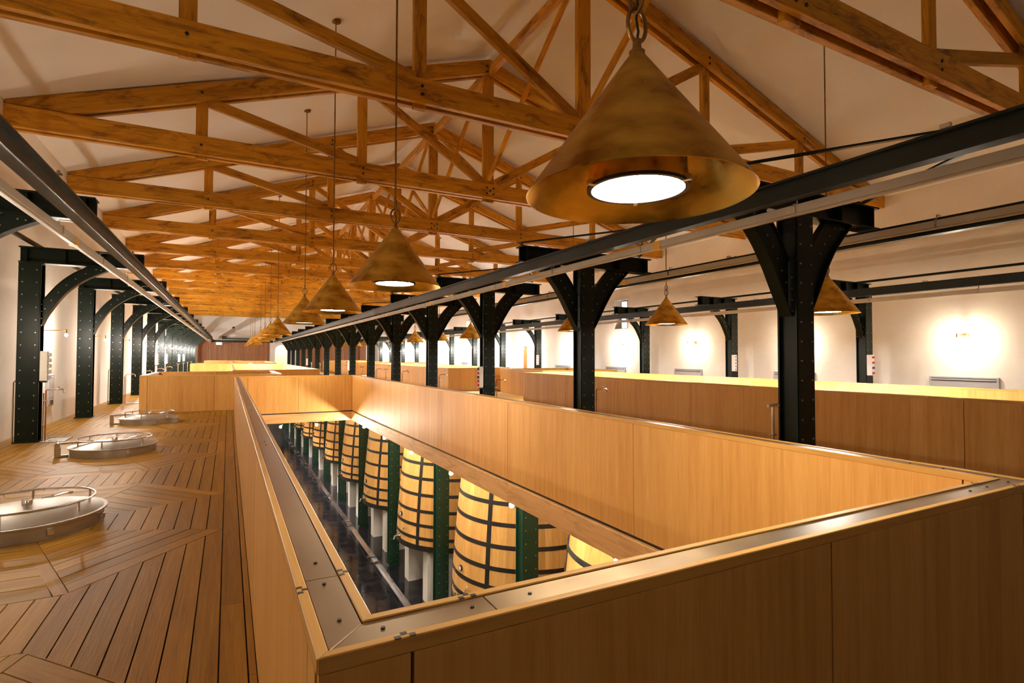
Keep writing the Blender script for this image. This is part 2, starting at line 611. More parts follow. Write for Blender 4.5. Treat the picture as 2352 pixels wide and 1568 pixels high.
BOARDS = []
GAP = .0075
def fill(poly, ang, pitch, off=0, lane=None):
    """split a convex region into boards running along ANG"""
    nx, ny = -math.sin(ang), math.cos(ang)
    vals = [p[0]*nx+p[1]*ny for p in poly]
    lo, hi = min(vals), max(vals)
    k = math.floor((lo-off)/pitch)
    # shrink against the region edges
    P = poly
    cx = sum(p[0] for p in poly)/len(poly)
    cy = sum(p[1] for p in poly)/len(poly)
    n = len(poly)
    for i in range(n):
        p, q = poly[i], poly[(i+1) % n]
        ex, ey = q[0]-p[0], q[1]-p[1]
        l = math.hypot(ex, ey)
        if l < 1e-6:
            continue
        a, b = ey/l, -ex/l
        c = a*p[0]+b*p[1]
        if a*cx+b*cy > c:
            a, b, c = -a, -b, -c
        P = clip(P, a, b, c-GAP*.4)
        if len(P) < 3:
            return
    while off+k*pitch < hi:
        lo2, hi2 = off+k*pitch+GAP/2, off+(k+1)*pitch-GAP/2
        q = clip(clip(P, nx, ny, hi2), -nx, -ny, -lo2)
        if len(q) >= 3 and parea(q) > .0015:
            # remove near-duplicate corners
            r = [q[0]]
            for p in q[1:]:
                if math.dist(p, r[-1]) > 1e-4:
                    r.append(p)
            if math.dist(r[0], r[-1]) < 1e-4:
                r.pop()
            if len(r) >= 3:
                BOARDS.append(plank(r, ang))
        k += 1

HX, HY = -1.49, 5.85           # hatch centre, repeats every 4 m
def star(hx, cy, x_out):
    """the radiating pattern of boards round one vat hatch"""
    for s in (1, -1):
        X = lambda d: hx+s*d
        T, S = 1.47, .62
        for v in (1, -1):
            Tp, Sp = (X(T), cy+v*.67), (X(S), cy+v*1.64)
            C = (hx, cy)
            dx, dy = Sp[0]-C[0], Sp[1]-C[1]
            l = math.hypot(dx, dy)
            ux, uy = dx/l, dy/l
            px, py = -uy*.05, ux*.05
            if (Tp[0]-C[0])*px+(Tp[1]-C[1])*py < 0:
                px, py = -px, -py
            q = (C[0]+ux*.3, C[1]+uy*.3)
            # radial strip
            fill([(q[0]-px, q[1]-py), (q[0]+px, q[1]+py), (Sp[0]+px*.6, Sp[1]+py*.6), (Sp[0]-px, Sp[1]-py*.2)], math.atan2(uy, ux), 5, -2)
            # wedge with boards parallel to the outer diagonal
            a = math.atan2(Tp[1]-Sp[1], Tp[0]-Sp[0])
            nx, ny = -math.sin(a), math.cos(a)
            fill([(C[0]+px, C[1]+py), (Sp[0]+px*.6, Sp[1]+py*.6), Tp], a, .135, Tp[0]*nx+Tp[1]*ny)
        # side sector, boards along Y
        fill([(hx, cy), (X(T), cy-.67), (X(T), cy+.67)], PI/2, .122, -(X(T)))
    for v in (1, -1):
        # end sector, boards along X
        y1 = cy+v*1.64
        fill([(hx, cy), (hx-.62+.05, y1), (hx+.62-.05, y1)], 0, .215, y1)
    # lane between this hatch and the next, boards along Y
    yn = cy+4
    k = 0
    x = hx-1.47
    while x < hx+1.47-1e-3:
        xb = min(x+.1225, hx+1.47)
        def yl(xx):
            d = abs(xx-hx)
            return cy+1.64 if d < .62 else cy+1.64+(.67-1.64)*(d-.62)/.85
        a, c = x+GAP/2, xb-GAP/2
        P = [(a, yl(a)+.004), (c, yl(c)+.004), (c, 2*cy+4-yl(c)-.004), (a, 2*cy+4-yl(a)-.004)]
        BOARDS.append(plank(P, PI/2))
        x = xb

def long_boards(x0, x1, y0, y1, pitch=.122, ln=2.4):
    x = x0
    j = 0
    while x < x1-.01:
        xb = min(x+pitch, x1)
        y = y0-(j*.83) % ln
        while y < y1:
            ya, yb = max(y, y0), min(y+ln, y1)
            if yb-ya > .05:
                BOARDS.append(plank([(x+GAP/2, ya+.0015), (xb-GAP/2, ya+.0015), (xb-GAP/2, yb-.0015), (x+GAP/2, yb-.0015)], PI/2))
            y += ln
        x = xb
        j += 1

def emit_boards(cap, name='plank'):
    global BOARDS
    BOARDS.sort(key=lambda b: math.hypot(b[1][0], b[1][1]) if b[1][1] > 1.6 else 99)
    for loc, c, ang in BOARDS[:cap]:
        bm = bmesh.new()
        dz = random.uniform(0, .0015)
        prism_xy(bm, loc, -.028, -dz)
        link(name, finish(bm, name), MT['plank'], floor, (c[0], c[1], 0), (0, 0, ang))
    rest = BOARDS[cap:]
    if rest:
        groups = {}
        for bd in rest:
            groups.setdefault(round(bd[2], 3), []).append(bd)
        for ang, lst in groups.items():
            bm = bmesh.new()
            ca, sa = math.cos(ang), math.sin(ang)
            for loc, c, _ in lst:
                ox, oy = c[0]*ca+c[1]*sa, -c[0]*sa+c[1]*ca
                prism_xy(bm, [(x+ox, y+oy) for x, y in loc], -.028, 0)
            o = link('deck_boards', finish(bm, 'deck_boards'), MT['plank'], floor, (0, 0, 0), (0, 0, ang))
            o['kind'] = 'stuff'
    BOARDS = []

def to_world(bd):
    loc, c, ang = bd
    ca, sa = math.cos(ang), math.sin(ang)
    return [(c[0]+x*ca-y*sa, c[1]+x*sa+y*ca) for x, y in loc]

def keep(parts_):
    """cut every board to the union of convex areas given as lists of half planes"""
    global BOARDS
    out = []
    for bd in BOARDS:
        Wp = to_world(bd)
        for planes in parts_:
            q = Wp
            for h in planes:
                q = clip(q, *h)
                if len(q) < 3:
                    break
            if len(q) >= 3 and parea(q) > .0015:
                out.append(plank(q, bd[2]))
    BOARDS = out

for j in range(-1, 4):
    star(HX, HY+4*j, None)
keep([[(0, 1, 16.198)], [(0, -1, -16.202), (1, 0, -1.955), (0, 1, 19.5)]])
# side borders of the left walkway
long_boards(-.02, .14, 1.0, 16.198, .122, 2.6)
long_boards(XL, HX-1.47, 1.0, 19.5, .13, 2.6)
emit_boards(298)
# remaining deck areas, too far or too hidden to tell the boards apart
def coarse(x0, x1, y0, y1):
    long_boards(x0, x1, y0, y1, .13, 3.2)
coarse(XL, -1.99, 19.5, Y1)
coarse(-1.99, .14, 19.6, 36.1)
coarse(3.01, mir(3.01), 1.0, Y1)
for p in (0, 20, 40):
    coarse(.14, 3.01, 14.6+p, 16.1+p)
    coarse(1.35, 3.01, 16.1+p, 20.9+p)
    coarse(mir(3.01), mir(1.35), 14.6+p, 20.9+p)
coarse(mir(-.5), XR, 1.0, 16.0)
emit_boards(0)

# ---- lower hall
LX0 = XL
lf = struct(boxes('floor_lower', [(XL, 3.78, Y0, Y1, ZL-.2, ZL-.012), (4.06, XR, Y0, Y1, ZL-.2, ZL-.012), (3.78, 4.06, Y0, Y1, ZL-.2, ZL-.14)], MT['dark']))
cnt = 0
for j in range(0, 22):
    for i in range(5):
        y = 8.2+j*1.2
        x = .18+i*.72
        box('tile', x+.004, x+.716, y+.004, y+1.196, ZL-.012, ZL+random.uniform(-.0015, .001), MT['lowfloor'], lf)
        cnt += 1
for (x0, x1, y0, y1) in ((XL, .18, Y0, Y1), (.18, 3.78, Y0, 8.2), (.18, 3.78, 34.6, Y1), (4.06, XR, Y0, Y1)):
    box('floor_slab', x0, x1, y0, y1, ZL-.012, ZL, MT['lowfloor'], lf)
gut = empty('floor_gutter', (3.92, 29, ZL))
tag(gut, 'steel drain gutter running along the dark lower floor', 'gutter')
box('channel', -.135, -.125, -24, 30, -.13, .002, MT['hoop'], gut)
box('channel', .125, .135, -24, 30, -.13, .002, MT['stain'], gut)
box('channel', -.125, .125, -24, 30, -.135, -.125, MT['lowfloor'], gut)
for k in range(9):
    box('cross_bar', -.125, .125, -20.4+4*k, -20.28+4*k, -.03, .003, MT['stain'], gut)

# ================================================================== ROOF TRUSSES
def rz(d, off=0):
    return 8.67-.335*abs(d)-off-5.26
def make_truss():
    t = empty('roof_truss', (XRI, 0, 5.26))
    m = MT['truss']
    a0, b0 = -8.9, 9.28
    for y in (-.145, .05):
        member('tie_beam', [(a0, 0), (b0, 0), (b0, .36), (a0, .36)], y, y+.095, (0, .18), 0, m, t)
    sl = math.atan(.335)
    for s, e in ((-1, 8.9), (1, 9.28)):
        for y in (-.143, .052):
            D = lambda d, o: (s*d, rz(d, o))
            ang = -s*sl
            member('rafter', [D(.0, 0), D(e-.015, 0), (s*(e-.015), .37), (s*(e-.9), .37), D(.0, .345)], y, y+.091, (s*4.4, rz(4.4, .17)), ang, m, t)
    member('king_post', [(-.14, -.07), (.14, -.07), (.14, rz(.14, .0)), (0, rz(0)), (-.14, rz(.14, .0))], -.048, .048, (0, 1.6), PI/2, m, t)
    for d in (3.03, 6.06):
        for s in (-1, 1):
            wd = .1
            member('queen_post', [(s*d-wd, -.06), (s*d+wd, -.06), (s*d+wd, rz(s*d+wd, .03)), (s*d-wd, rz(s*d-wd, .03))], -.048, .048, (s*d, .8), PI/2, m, t)
    for s in (-1, 1):
        for (da, db) in ((5.95, 3.14), (2.92, .15)):
            pa = Vector((s*da, rz(da, .36)+.02))
            pb = Vector((s*db, .40))
            v = (pb-pa)
            n = Vector((-v.y, v.x)).normalized()*.095
            # run a little under rafter and tie, stop at the posts
            e0, e1 = pa, pb
            pts = [e0+n, e1+n, e1-n, e0-n]
            member('strut', [(p.x, p.y) for p in pts], -.046, .046, ((pa.x+pb.x)/2, (pa.y+pb.y)/2), math.atan2(v.y, v.x), m, t, .004)
    # iron bolts through tie and rafters
    bm = bmesh.new()
    bmesh.ops.create_cone(bm, cap_ends=True, segments=10, radius1=.024, radius2=.024, depth=.315)
    bmesh.ops.rotate(bm, verts=bm.verts, matrix=Matrix.Rotation(PI/2, 3, 'X'))
    me = finish(bm, 'bolt')
    me.materials.append(MT['hoop'])
    P = []
    for d, n in ((0, 5), (3.03, 2), (-3.03, 2), (6.06, 1), (-6.06, 1)):
        for zz in (.18, rz(d, .19) if d else rz(0, .26)):
            if n == 5:
                P += [(d, zz), (d-.09, zz-.07), (d+.09, zz-.07), (d-.09, zz+.07), (d+.09, zz+.07)]
            elif n == 2:
                P += [(d, zz-.06), (d, zz+.06)]
            else:
                P += [(d, zz)]
    for x, z in P:
        link('bolt', me, None, t, (x, 0, z))
    return t
tr0 = make_truss()
remember(tr0)
for k in range(NB):
    t = tr0 if k == 0 else copy_tree(tr0)
    t.location = (XRI, YP[k]+.05, 5.26)
    lab = ['oak roof truss crossing the upper right corner, nearest the camera',
           'second oak roof truss, its tie beam passing behind the large brass lamp',
           'third oak roof truss, with its left end on the left wall at the frame edge'][k] if k < 3 else \
        '%s oak roof truss counting back from the camera' % ORD[k]
    tag(t, lab, 'roof truss', 'oak roof trusses across the hall')
# ridge beam with crossed braces
rb = empty('ridge_bracing', (XRI, YP[0], 8.2))
tag(rb, 'oak ridge beam with crossed braces between the king posts', 'ridge beam')
for k in range(-1, NB):
    ya = Y0+.02-YP[0] if k < 0 else 4*k+.0
    yb = 0 if k < 0 else (4*(k+1) if k < NB-1 else Y1-.02-YP[0])
    bar('ridge_beam', (0, ya+.25, .18), (0, yb-.15, .18), .12, .2, MT['truss'], rb, .005)
    if 0 <= k < NB-1:
        bar('brace', (.06, ya+.24, -2.5), (.06, yb-.12, .1), .075, .1, MT['truss'], rb, .004)
        bar('brace', (-.06, yb-.14, -2.5), (-.06, ya+.22, .1), .075, .1, MT['truss'], rb, .004)

# ================================================================== RIVETED STEEL POSTS
def rivet_mesh(name, pts, axis):
    """low domed heads joined into one mesh; AXIS the way they face"""
    bm = bmesh.new()
    ax = Vector(axis)
    q = Vector((0, 0, 1)).rotation_difference(ax)
    for p in pts:
        base = [Vector(p)+q @ Vector((.012*math.cos(a*PI/3), .012*math.sin(a*PI/3), 0)) for a in range(6)]
        mid = [Vector(p)+q @ Vector((.010*math.cos(a*PI/3), .010*math.sin(a*PI/3), .011)) for a in range(6)]
        B = [bm.verts.new(v) for v in base]
        Mv = [bm.verts.new(v) for v in mid]
        for i in range(6):
            bm.faces.new((B[i], B[(i+1) % 6], Mv[(i+1) % 6], Mv[i]))
        bm.faces.new(Mv)
    return bm

def merge(bms):
    out = bmesh.new()
    for b_ in bms:
        me = bpy.data.meshes.new('tmp')
        b_.to_mesh(me)
        b_.free()
        out.from_mesh(me)
        bpy.data.meshes.remove(me)
    return out

def smooth_line(pts, n=14):
    """n+1 points evenly spread along a Catmull-Rom curve through PTS"""
    P = [Vector(p) for p in pts]
    P = [P[0]*2-P[1]]+P+[P[-1]*2-P[-2]]
    D = []
    for i in range(1, len(P)-2):
        for k in range(12):
            t = k/12
            a, b_, c, d_ = P[i-1], P[i], P[i+1], P[i+2]
            D.append(.5*((2*b_)+(c-a)*t+(2*a-5*b_+4*c-d_)*t*t+(3*b_-a-3*c+d_)*t**3))
    D.append(P[-2])
    acc = [0]
    for u, v in zip(D, D[1:]):
        acc.append(acc[-1]+(v-u).length)
    out = []
    for k in range(n+1):
        s_ = acc[-1]*k/n
        i = max(j for j in range(len(acc)) if acc[j] <= s_+1e-9)
        i = min(i, len(D)-2)
        f = (s_-acc[i])/max(1e-9, acc[i+1]-acc[i])
        out.append(tuple(D[i].lerp(D[i+1], f)))
    return out

def bracket_curves(wide):
    if wide:
        low = [(0, 1.96), (.085, 2.17), (.31, 2.53), (.60, 2.79), (.97, 3.0)]
        hi = [(0, 2.36), (.19, 2.64), (.39, 2.845), (.62, 3.0)]
    else:
        low = [(0, 1.90), (.16, 2.17), (.315, 2.44), (.50, 2.70), (.80, 3.0)]
        hi = [(0, 2.50), (.126, 2.70), (.25, 2.86), (.385, 3.0)]
    return smooth_line(low), smooth_line(hi)

def make_post(name, sides, cap, mat, reach, rin, h=3.0, z0=1.95):
    """SIDES: which way the brackets go; CAP: (x0,x1) of the cap beam"""
    p = empty(name, (0, 0, 0))
    boxes('shaft', [(-.148, .148, -.115, -.095, 0, h-.005), (-.148, .148, .095, .115, 0, h-.005), (-.105, -.085, -.095, .095, 0, h-.005),
                    (.085, .105, -.095, .095, 0, h-.005)], mat, p)
    box('front_plate', -.135, .135, -.124, -.115, .0, h-.02, mat, p, .002)
    box('base_plate', -.17, .17, -.15, .15, 0, .02, mat, p, .004)
    pts = [(sx*.092, -.124, .15+.21*i) for i in range(int((h-.2)/.21)+1) for sx in (-1, 1)]
    bms = [rivet_mesh('r', pts, (0, -1, 0))]
    if cap:
        x0, x1 = cap
        boxes('cap_beam', [(x0, x1, -.11, .11, h, h+.02), (x0, x1, -.11, .11, h+.25, h+.27), (x0, x1, -.012, .012, h+.02, h+.25)], mat, p)
        n = 5 if sides == 2 else 4
        for i in range(n):
            xx = x0+.1+(x1-x0-.2)*i/(n-1)
            if sides == 2 and i in (2,):
                xx = .14
            boxes('stiffener', [(xx-.006, xx+.006, -.1, -.012, h+.02, h+.25), (xx-.006, xx+.006, .012, .1, h+.02, h+.25)], mat, p)
        low, hi = bracket_curves(sides != 2)
        for s in ((1, -1) if sides == 2 else (sides,)):
            bm = bmesh.new()
            X0 = .15
            L_ = [(s*(X0+x), z) for x, z in low]
            H_ = [(s*(X0+x), z) for x, z in hi]
            for i in range(len(L_)-1):
                prism_xz(bm, [L_[i], L_[i+1], H_[i+1], H_[i]], -.022, .022)
            web = link('bracket', finish(bm, 'bracket'), mat, p)
            for C, t, wdt in ((L_, -.014, .07), (H_, .012, .04)):
                bm = bmesh.new()
                for i in range(len(C)-1):
                    (xa, za), (xb, zb) = C[i], C[i+1]
                    l = math.hypot(xb-xa, zb-za)
                    nx, nz = -(zb-za)/l*s*t, (xb-xa)/l*s*t
                    prism_xz(bm, [(xa, za), (xb, zb), (xb+nx, zb+nz), (xa+nx, za+nz)], -wdt, wdt)
                link('flange', finish(bm, 'flange'), mat, web)
            mid = [((L_[i][0]+H_[i][0])/2, -.022, (L_[i][1]+H_[i][1])/2) for i in range(1, 14, 2)]
            bms.append(rivet_mesh('r', mid, (0, -1, 0)))
            bms.append(rivet_mesh('r', [(L_[-1][0]*.93+s*(i*.07-.1), -.022, 2.95) for i in range(3)], (0, -1, 0)))
            bms.append(rivet_mesh('r', [(s*.15, y, z0+.12*i) for i in range(4) for y in (-.07, .07)], (s, 0, 0)))
    rv = link('rivets', finish(merge(bms), 'rivets', True), MT['rivet'], p)
    rv['kind'] = 'stuff'
    return p

def row(proto, x, ks, labels, grp):
    remember(proto)
    first = True
    for k in ks:
        o = proto if first else copy_tree(proto)
        first = False
        o.location = (x, YP[k], 0)
        tag(o, labels(k), 'post', grp)

XPL, XPR = -2.95, mir(-2.95)
pl = make_post('riveted_post', 1, (-.155, 1.57), MT['steel'], .94, .60)
row(pl, XPL, range(1, NB), lambda k: 'dark green riveted post of the left row, %s from the camera, bracket reaching right' % ORD[k-1], 'riveted posts along the left wall')
pc = make_post('riveted_post', 2, (-1.3, 1.46), MT['steel'], .74, .40)
row(pc, XC, range(0, NB), lambda k: 'black riveted post of the centre row, %s from the camera, two curved brackets' % ORD[k], 'riveted posts of the centre row')
pr_ = make_post('riveted_post', -1, (-1.45, .155), MT['steel'], .94, .60)
row(pr_, XPR, range(0, NB), lambda k: 'dark green riveted post of the right row, %s from the camera, bracket reaching left' % ORD[k], 'riveted posts along the right wall')

# tie bars and flat diagonal braces between the caps
n = 0
for k in range(0, 6):
    if k >= 0:
        for s in (1, -1):
            o = bar('cross_brace', (XC-s*1.25, YP[k]+.0-(4 if k == 0 else 4), 3.29 + (.02 if s > 0 else .045)), (XC+s*1.25, YP[k], 3.29+(.02 if s > 0 else .045)), .045, .02, MT['steel'])
            side = 'left' if s < 0 else 'right'
            tag(o, 'thin black diagonal brace ending at the %s cap end of the %s centre post' % (side, ORD[k]), 'brace', 'diagonal braces over the centre posts')
for nm, x in (('left', XPL+.05), ('right', XPR-.05)):
    o = box('tie_bar', x-.03, x+.03, Y0+.01, Y1-.07, 3.285, 3.335, MT['steel'])
    tag(o, 'long thin dark tie bar over the caps of the %s post row' % nm, 'tie bar')

# ================================================================== CRANE RAILS AND BUSBARS
def rail(x, lab, zt=2.985):
    o = empty('crane_rail', (x, 28, zt))
    tag(o, lab, 'rail')
    a, b_ = -33+.02, 34.5
    boxes('rail_beam', [(-.06, .06, a, b_, -.02, 0), (-.008, .008, a, b_, -.155, -.02), (-.06, .06, a, b_, -.175, -.155)], MT['railpaint'], o)
    bmc = None
    for k in range(14):
        y = YP[0]+4*k-28-2.0
        c = boxes('clamp', [(-.05, .09, y-.02, y+.02, 0, .012), (.055, .075, y-.012, y+.012, .012, .035), (-.09, -.06, y-.03, y+.03, -.005, .025)], MT['stain'], o)
    return o
def busbar(x, z, sx, lab, reach=.122, y0=1.0, tapes=()):
    """grey conductor rail with hangers reaching to the beam on side SX"""
    o = empty('busbar', (x, 28, z))
    tag(o, lab, 'busbar')
    a, b_ = -33+.02, 34.0
    boxes('conductor_rail', [(-.035, .035, a, b_, 0, .075), (-.022, .022, a, b_, -.018, 0)], MT['bus'], o, .004)
    for k in range(26):
        y = -27+2*k
        hg = boxes('hanger', [(-.042, .042, y-.01, y+.01, -.002, .082), (-.006, .006, y-.006, y+.006, .08, .13), (min(0, sx*reach), max(0, sx*reach), y-.006, y+.006, .13, .142)], MT['stain'], o)
    for y in tapes:
        boxes('tape', [(-.037, .037, y-28-.06, y-28+.06, -.02, .077)], MT['tape'], o)
    return o
rail(-1.36, 'black and silver crane rail hung under the left row of caps')
rail(4.28, 'black crane rail under the left cap ends of the centre posts')
rail(6.92, 'black crane rail under the right cap ends of the centre posts')
rail(12.62, 'dark green crane rail under the caps of the right post row')
busbar(-1.55, 2.70, 1, 'grey busbar beside the left crane rail', tapes=(7.6, 11.6, 19.6))
busbar(4.40, 2.71, -1, 'grey busbar beside the centre rail nearest the big well', (.045), tapes=(4.72, 8.6, 12.6, 16.6))
busbar(6.78, 2.86, 1, 'grey busbar beside the centre rail facing the right bay', .075, tapes=(8.2, 12.2))
busbar(12.82, 2.70, -1, 'grey busbar beside the crane rail of the right row')

# ================================================================== WELL PARAPETS
def ring(x0, y0, x1, y1, o0, o1):
    """four mitred sides of a frame between inward offsets o0 and o1"""
    A = [(x0+o0, y0+o0), (x1-o0, y0+o0), (x1-o0, y1-o0), (x0+o0, y1-o0)]
    B = [(x0+o1, y0+o1), (x1-o1, y0+o1), (x1-o1, y1-o1), (x0+o1, y1-o1)]
    return [(A[i], A[(i+1) % 4], B[(i+1) % 4], B[i]) for i in range(4)]

def side_piece(name, quad, z0, z1, mat, parent, ang, t0=0., t1=1., gap=.0, bev=0):
    """part of a mitred side between fractions t0,t1 of the long direction"""
    P = Vector(quad[0]); Q = Vector(quad[1]); R = Vector(quad[2]); S = Vector(quad[3])
    d = (Q-P).normalized()
    L_ = (Q-P).length
    nrm = Vector((-d.y, d.x))
    wd = abs((S-P).dot(nrm))
    off = (S-P).dot(d)
    a, b_ = t0*L_, t1*L_
    sgn = 1 if (S-P).dot(nrm) > 0 else -1
    p = [P+d*(a+gap), P+d*(b_-gap), P+d*(b_-gap)+nrm*wd*sgn, P+d*(a+gap)+nrm*wd*sgn]
    if t0 == 0:
        p[0] = P+d*gap; p[3] = S+d*gap
    if t1 == 1:
        p[1] = Q-d*gap; p[2] = R-d*gap
    c = (p[0]+p[1]+p[2]+p[3])/4
    an = math.atan2(d.y, d.x)
    ca, sa = math.cos(an), math.sin(an)
    loc = [((v.x-c.x)*ca+(v.y-c.y)*sa, -(v.x-c.x)*sa+(v.y-c.y)*ca) for v in p]
    bm = bmesh.new()
    prism_xy(bm, loc, z0-(z0+z1)/2, z1-(z0+z1)/2)
    if bev:
        bmesh.ops.bevel(bm, geom=bm.edges[:], offset=bev, segments=1, affect='EDGES')
    return link(name, finish(bm, name), mat, parent, (c.x, c.y, (z0+z1)/2), (0, 0, an))

bm = bmesh.new()
bmesh.ops.create_cone(bm, cap_ends=True, segments=10, radius1=.0045, radius2=.0045, depth=.003)
SCREW = finish(bm, 'screw')
SCREW.materials.append(MT['hoop'])

def seams(a, b_, first, step, corner=.168):
    """cut positions: a corner piece, then panels of about STEP"""
    out = [a]
    if first:
        out.append(a+corner)
    n_ = max(1, round((b_-out[-1]-(corner if first else 0))/step))
    e = b_-(corner if first else 0)
    s0 = out[-1]
    for i in range(1, n_+1):
        out.append(s0+(e-s0)*i/n_)
    if first:
        out.append(b_)
    return out

def parapet(x0, y0, x1, y1, lab, detail, grp):
    p = empty('well_parapet', ((x0+x1)/2, y0, 0))
    tag(p, lab, 'parapet', grp)
    ox, oy = (x0+x1)/2, y0
    X0, X1, Y0_, Y1_ = x0-ox, x1-ox, y0-oy, y1-oy
    t = .12
    H = HP-.03
    # hidden core
    core = boxes('core', [(X0+.02, X1-.02, Y0_+.02, Y0_+t-.02, 0, H-.005), (X0+.02, X1-.02, Y1_-t+.02, Y1_-.02, 0, H-.005),
                   (X0+.02, X0+t-.02, Y0_+t-.02, Y1_-t+.02, 0, H-.005), (X1-t+.02, X1-.02, Y0_+t-.02, Y1_-t+.02, 0, H-.005)], MT['dark'], p)
    g = .0035
    stepx, stepy = 1.28, 2.22
    for (ya, yb, face) in ((Y0_, Y0_+.018, 'o'), (Y0_+t-.018, Y0_+t, 'i'), (Y1_-.018, Y1_, 'o'), (Y1_-t, Y1_-t+.018, 'i')):
        a, b_ = (X0, X1) if face == 'o' else (X0+t, X1-t)
        cs = seams(a, b_, True, stepx)
        zb = .002 if face == 'o' else .03
        for u, v in zip(cs, cs[1:]):
            box('panel', u+g, v-g, ya, yb, zb, H, MT['panel'], p)
    for (xa, xb, face) in ((X0, X0+.018, 'o'), (X0+t-.018, X0+t, 'i'), (X1-.018, X1, 'o'), (X1-t, X1-t+.018, 'i')):
        a, b_ = (Y0_+.0185, Y1_-.0185) if face == 'o' else (Y0_+t, Y1_-t)
        cs = seams(a, b_, True, stepy, .1)
        zb = .002 if face == 'o' else .03
        for u, v in zip(cs, cs[1:]):
            box('panel', xa, xb, u+g, v-g, zb, H, MT['panel'], p)
    # capping: oak strip, metal strip, oak strip
    for o0, o1, nm, mat, zt in ((0, .022, 'edge_strip', MT['panelx'], HP), (.024, .096, 'metal_cap', MT['cap'], HP-.004), (.098, .12, 'edge_strip', MT['panelx'], HP)):
        for i, q in enumerate(ring(X0, Y0_, X1, Y1_, o0, o1)):
            ln = (Vector(q[1])-Vector(q[0])).length
            if nm == 'metal_cap':
                cut = [0, .33/ln] + [j/ max(1, round((ln-.66)/2.3)) for j in range(0)]
                m_ = max(1, round((ln-.66)/2.3))
                cut += [(.33+(ln-.66)*j/m_)/ln for j in range(1, m_+1)] + [1]
            else:
                m_ = max(1, round(ln/2.6))
                cut = [j/m_ for j in range(m_+1)]
            for u, v in zip(cut, cut[1:]):
                side_piece(nm, q, H, zt, mat, p, 0, u, v, .0008, .002 if nm != 'metal_cap' else .001)
                if nm == 'metal_cap' and detail:
                    P, Q, R, S = (Vector(c) for c in q)
                    for f in (u+min(.07/ln, (v-u)*.3), v-min(.07/ln, (v-u)*.3)):
                        c = (P+(Q-P)*f+S+(R-S)*f)/2
                        link('screw', SCREW, None, p, (c.x, c.y, HP-.003))
    if detail:
        for (cx_, cy_) in ((X0+.155, Y0_+.011), (X0+.011, Y0_+.30), (X0+.109, Y0_+.36), (X0+.32, Y0_+.109), (X1-.2, Y0_+.011), (X1-.3, Y0_+.109)):
            for dx_, dy_ in ((-.014, -.005), (0, .005), (.014, -.005)):
                if cx_ < X0+.12:
                    dx_, dy_ = dy_, dx_
                c = box('inlay_key', -.006, .006, -.005, .005, HP-.01, HP+.0006, MT['hoop'], p)
                c.location.x, c.location.y = cx_+dx_, cy_+dy_
    return p

for k in range(3):
    w_ = ['first', 'second', 'third'][k]
    e_ = [' in the foreground', ' behind the stair box', ' far down the hall'][k]
    parapet(.14, .975+20*k, 3.0, 14.57+20*k, 'oak panelled parapet round the %s open well of the left bay%s' % (w_, e_), k == 0, 'left bay well parapets')
    parapet(-1.95, 16.2+20*k, 1.32, 19.52+20*k, 'low oak box round the %s stair opening of the left bay%s' % (w_, [', beside the steel hatches', ' behind the second well', ' near the far wall'][k]), False, 'left bay stair parapets')
    parapet(mir(3.0), .975+20*k, mir(.14), 14.57+20*k, 'oak panelled parapet round the %s well of the right bay%s' % (w_, [', lit inside', ' beyond the stair box', ' far away'][k]), False, 'right bay well parapets')
    parapet(mir(1.32), 16.2+20*k, mir(-1.95), 19.52+20*k, 'oak box round the %s stair opening of the right bay' % w_, False, 'right bay stair parapets')
# beams that frame the openings under the deck edge
i = 3
for (a, c, e, f) in openings:
    if f < 0:
        continue
    o = struct(empty('trim_%d' % i, ((a+c)/2, (e+f)/2, 0)), 'rough oak beams framing an opening in the deck')
    i += 1
    hx, hy = (c-a)/2, (f-e)/2
    nb = max(1, round((f-e)/4.2))
    for s in (-1, 1):
        xa, xb = sorted((s*hx, s*(hx-.02)))
        if s < 0:
            xa, xb = -hx-.1, -hx+.02
        else:
            xa, xb = hx-.02, hx+.1
        for j in range(nb):
            box('beam', xa, xb, -hy+2*hy*j/nb+.002, -hy+2*hy*(j+1)/nb-.002, -.22, .0, MT['beam'], o, .004)
        ya, yb = (-hy-.1, -hy+.02) if s < 0 else (hy-.02, hy+.1)
        box('beam', -hx+.02, hx-.02, ya, yb, -.22, .0, MT['beamx'], o, .004)

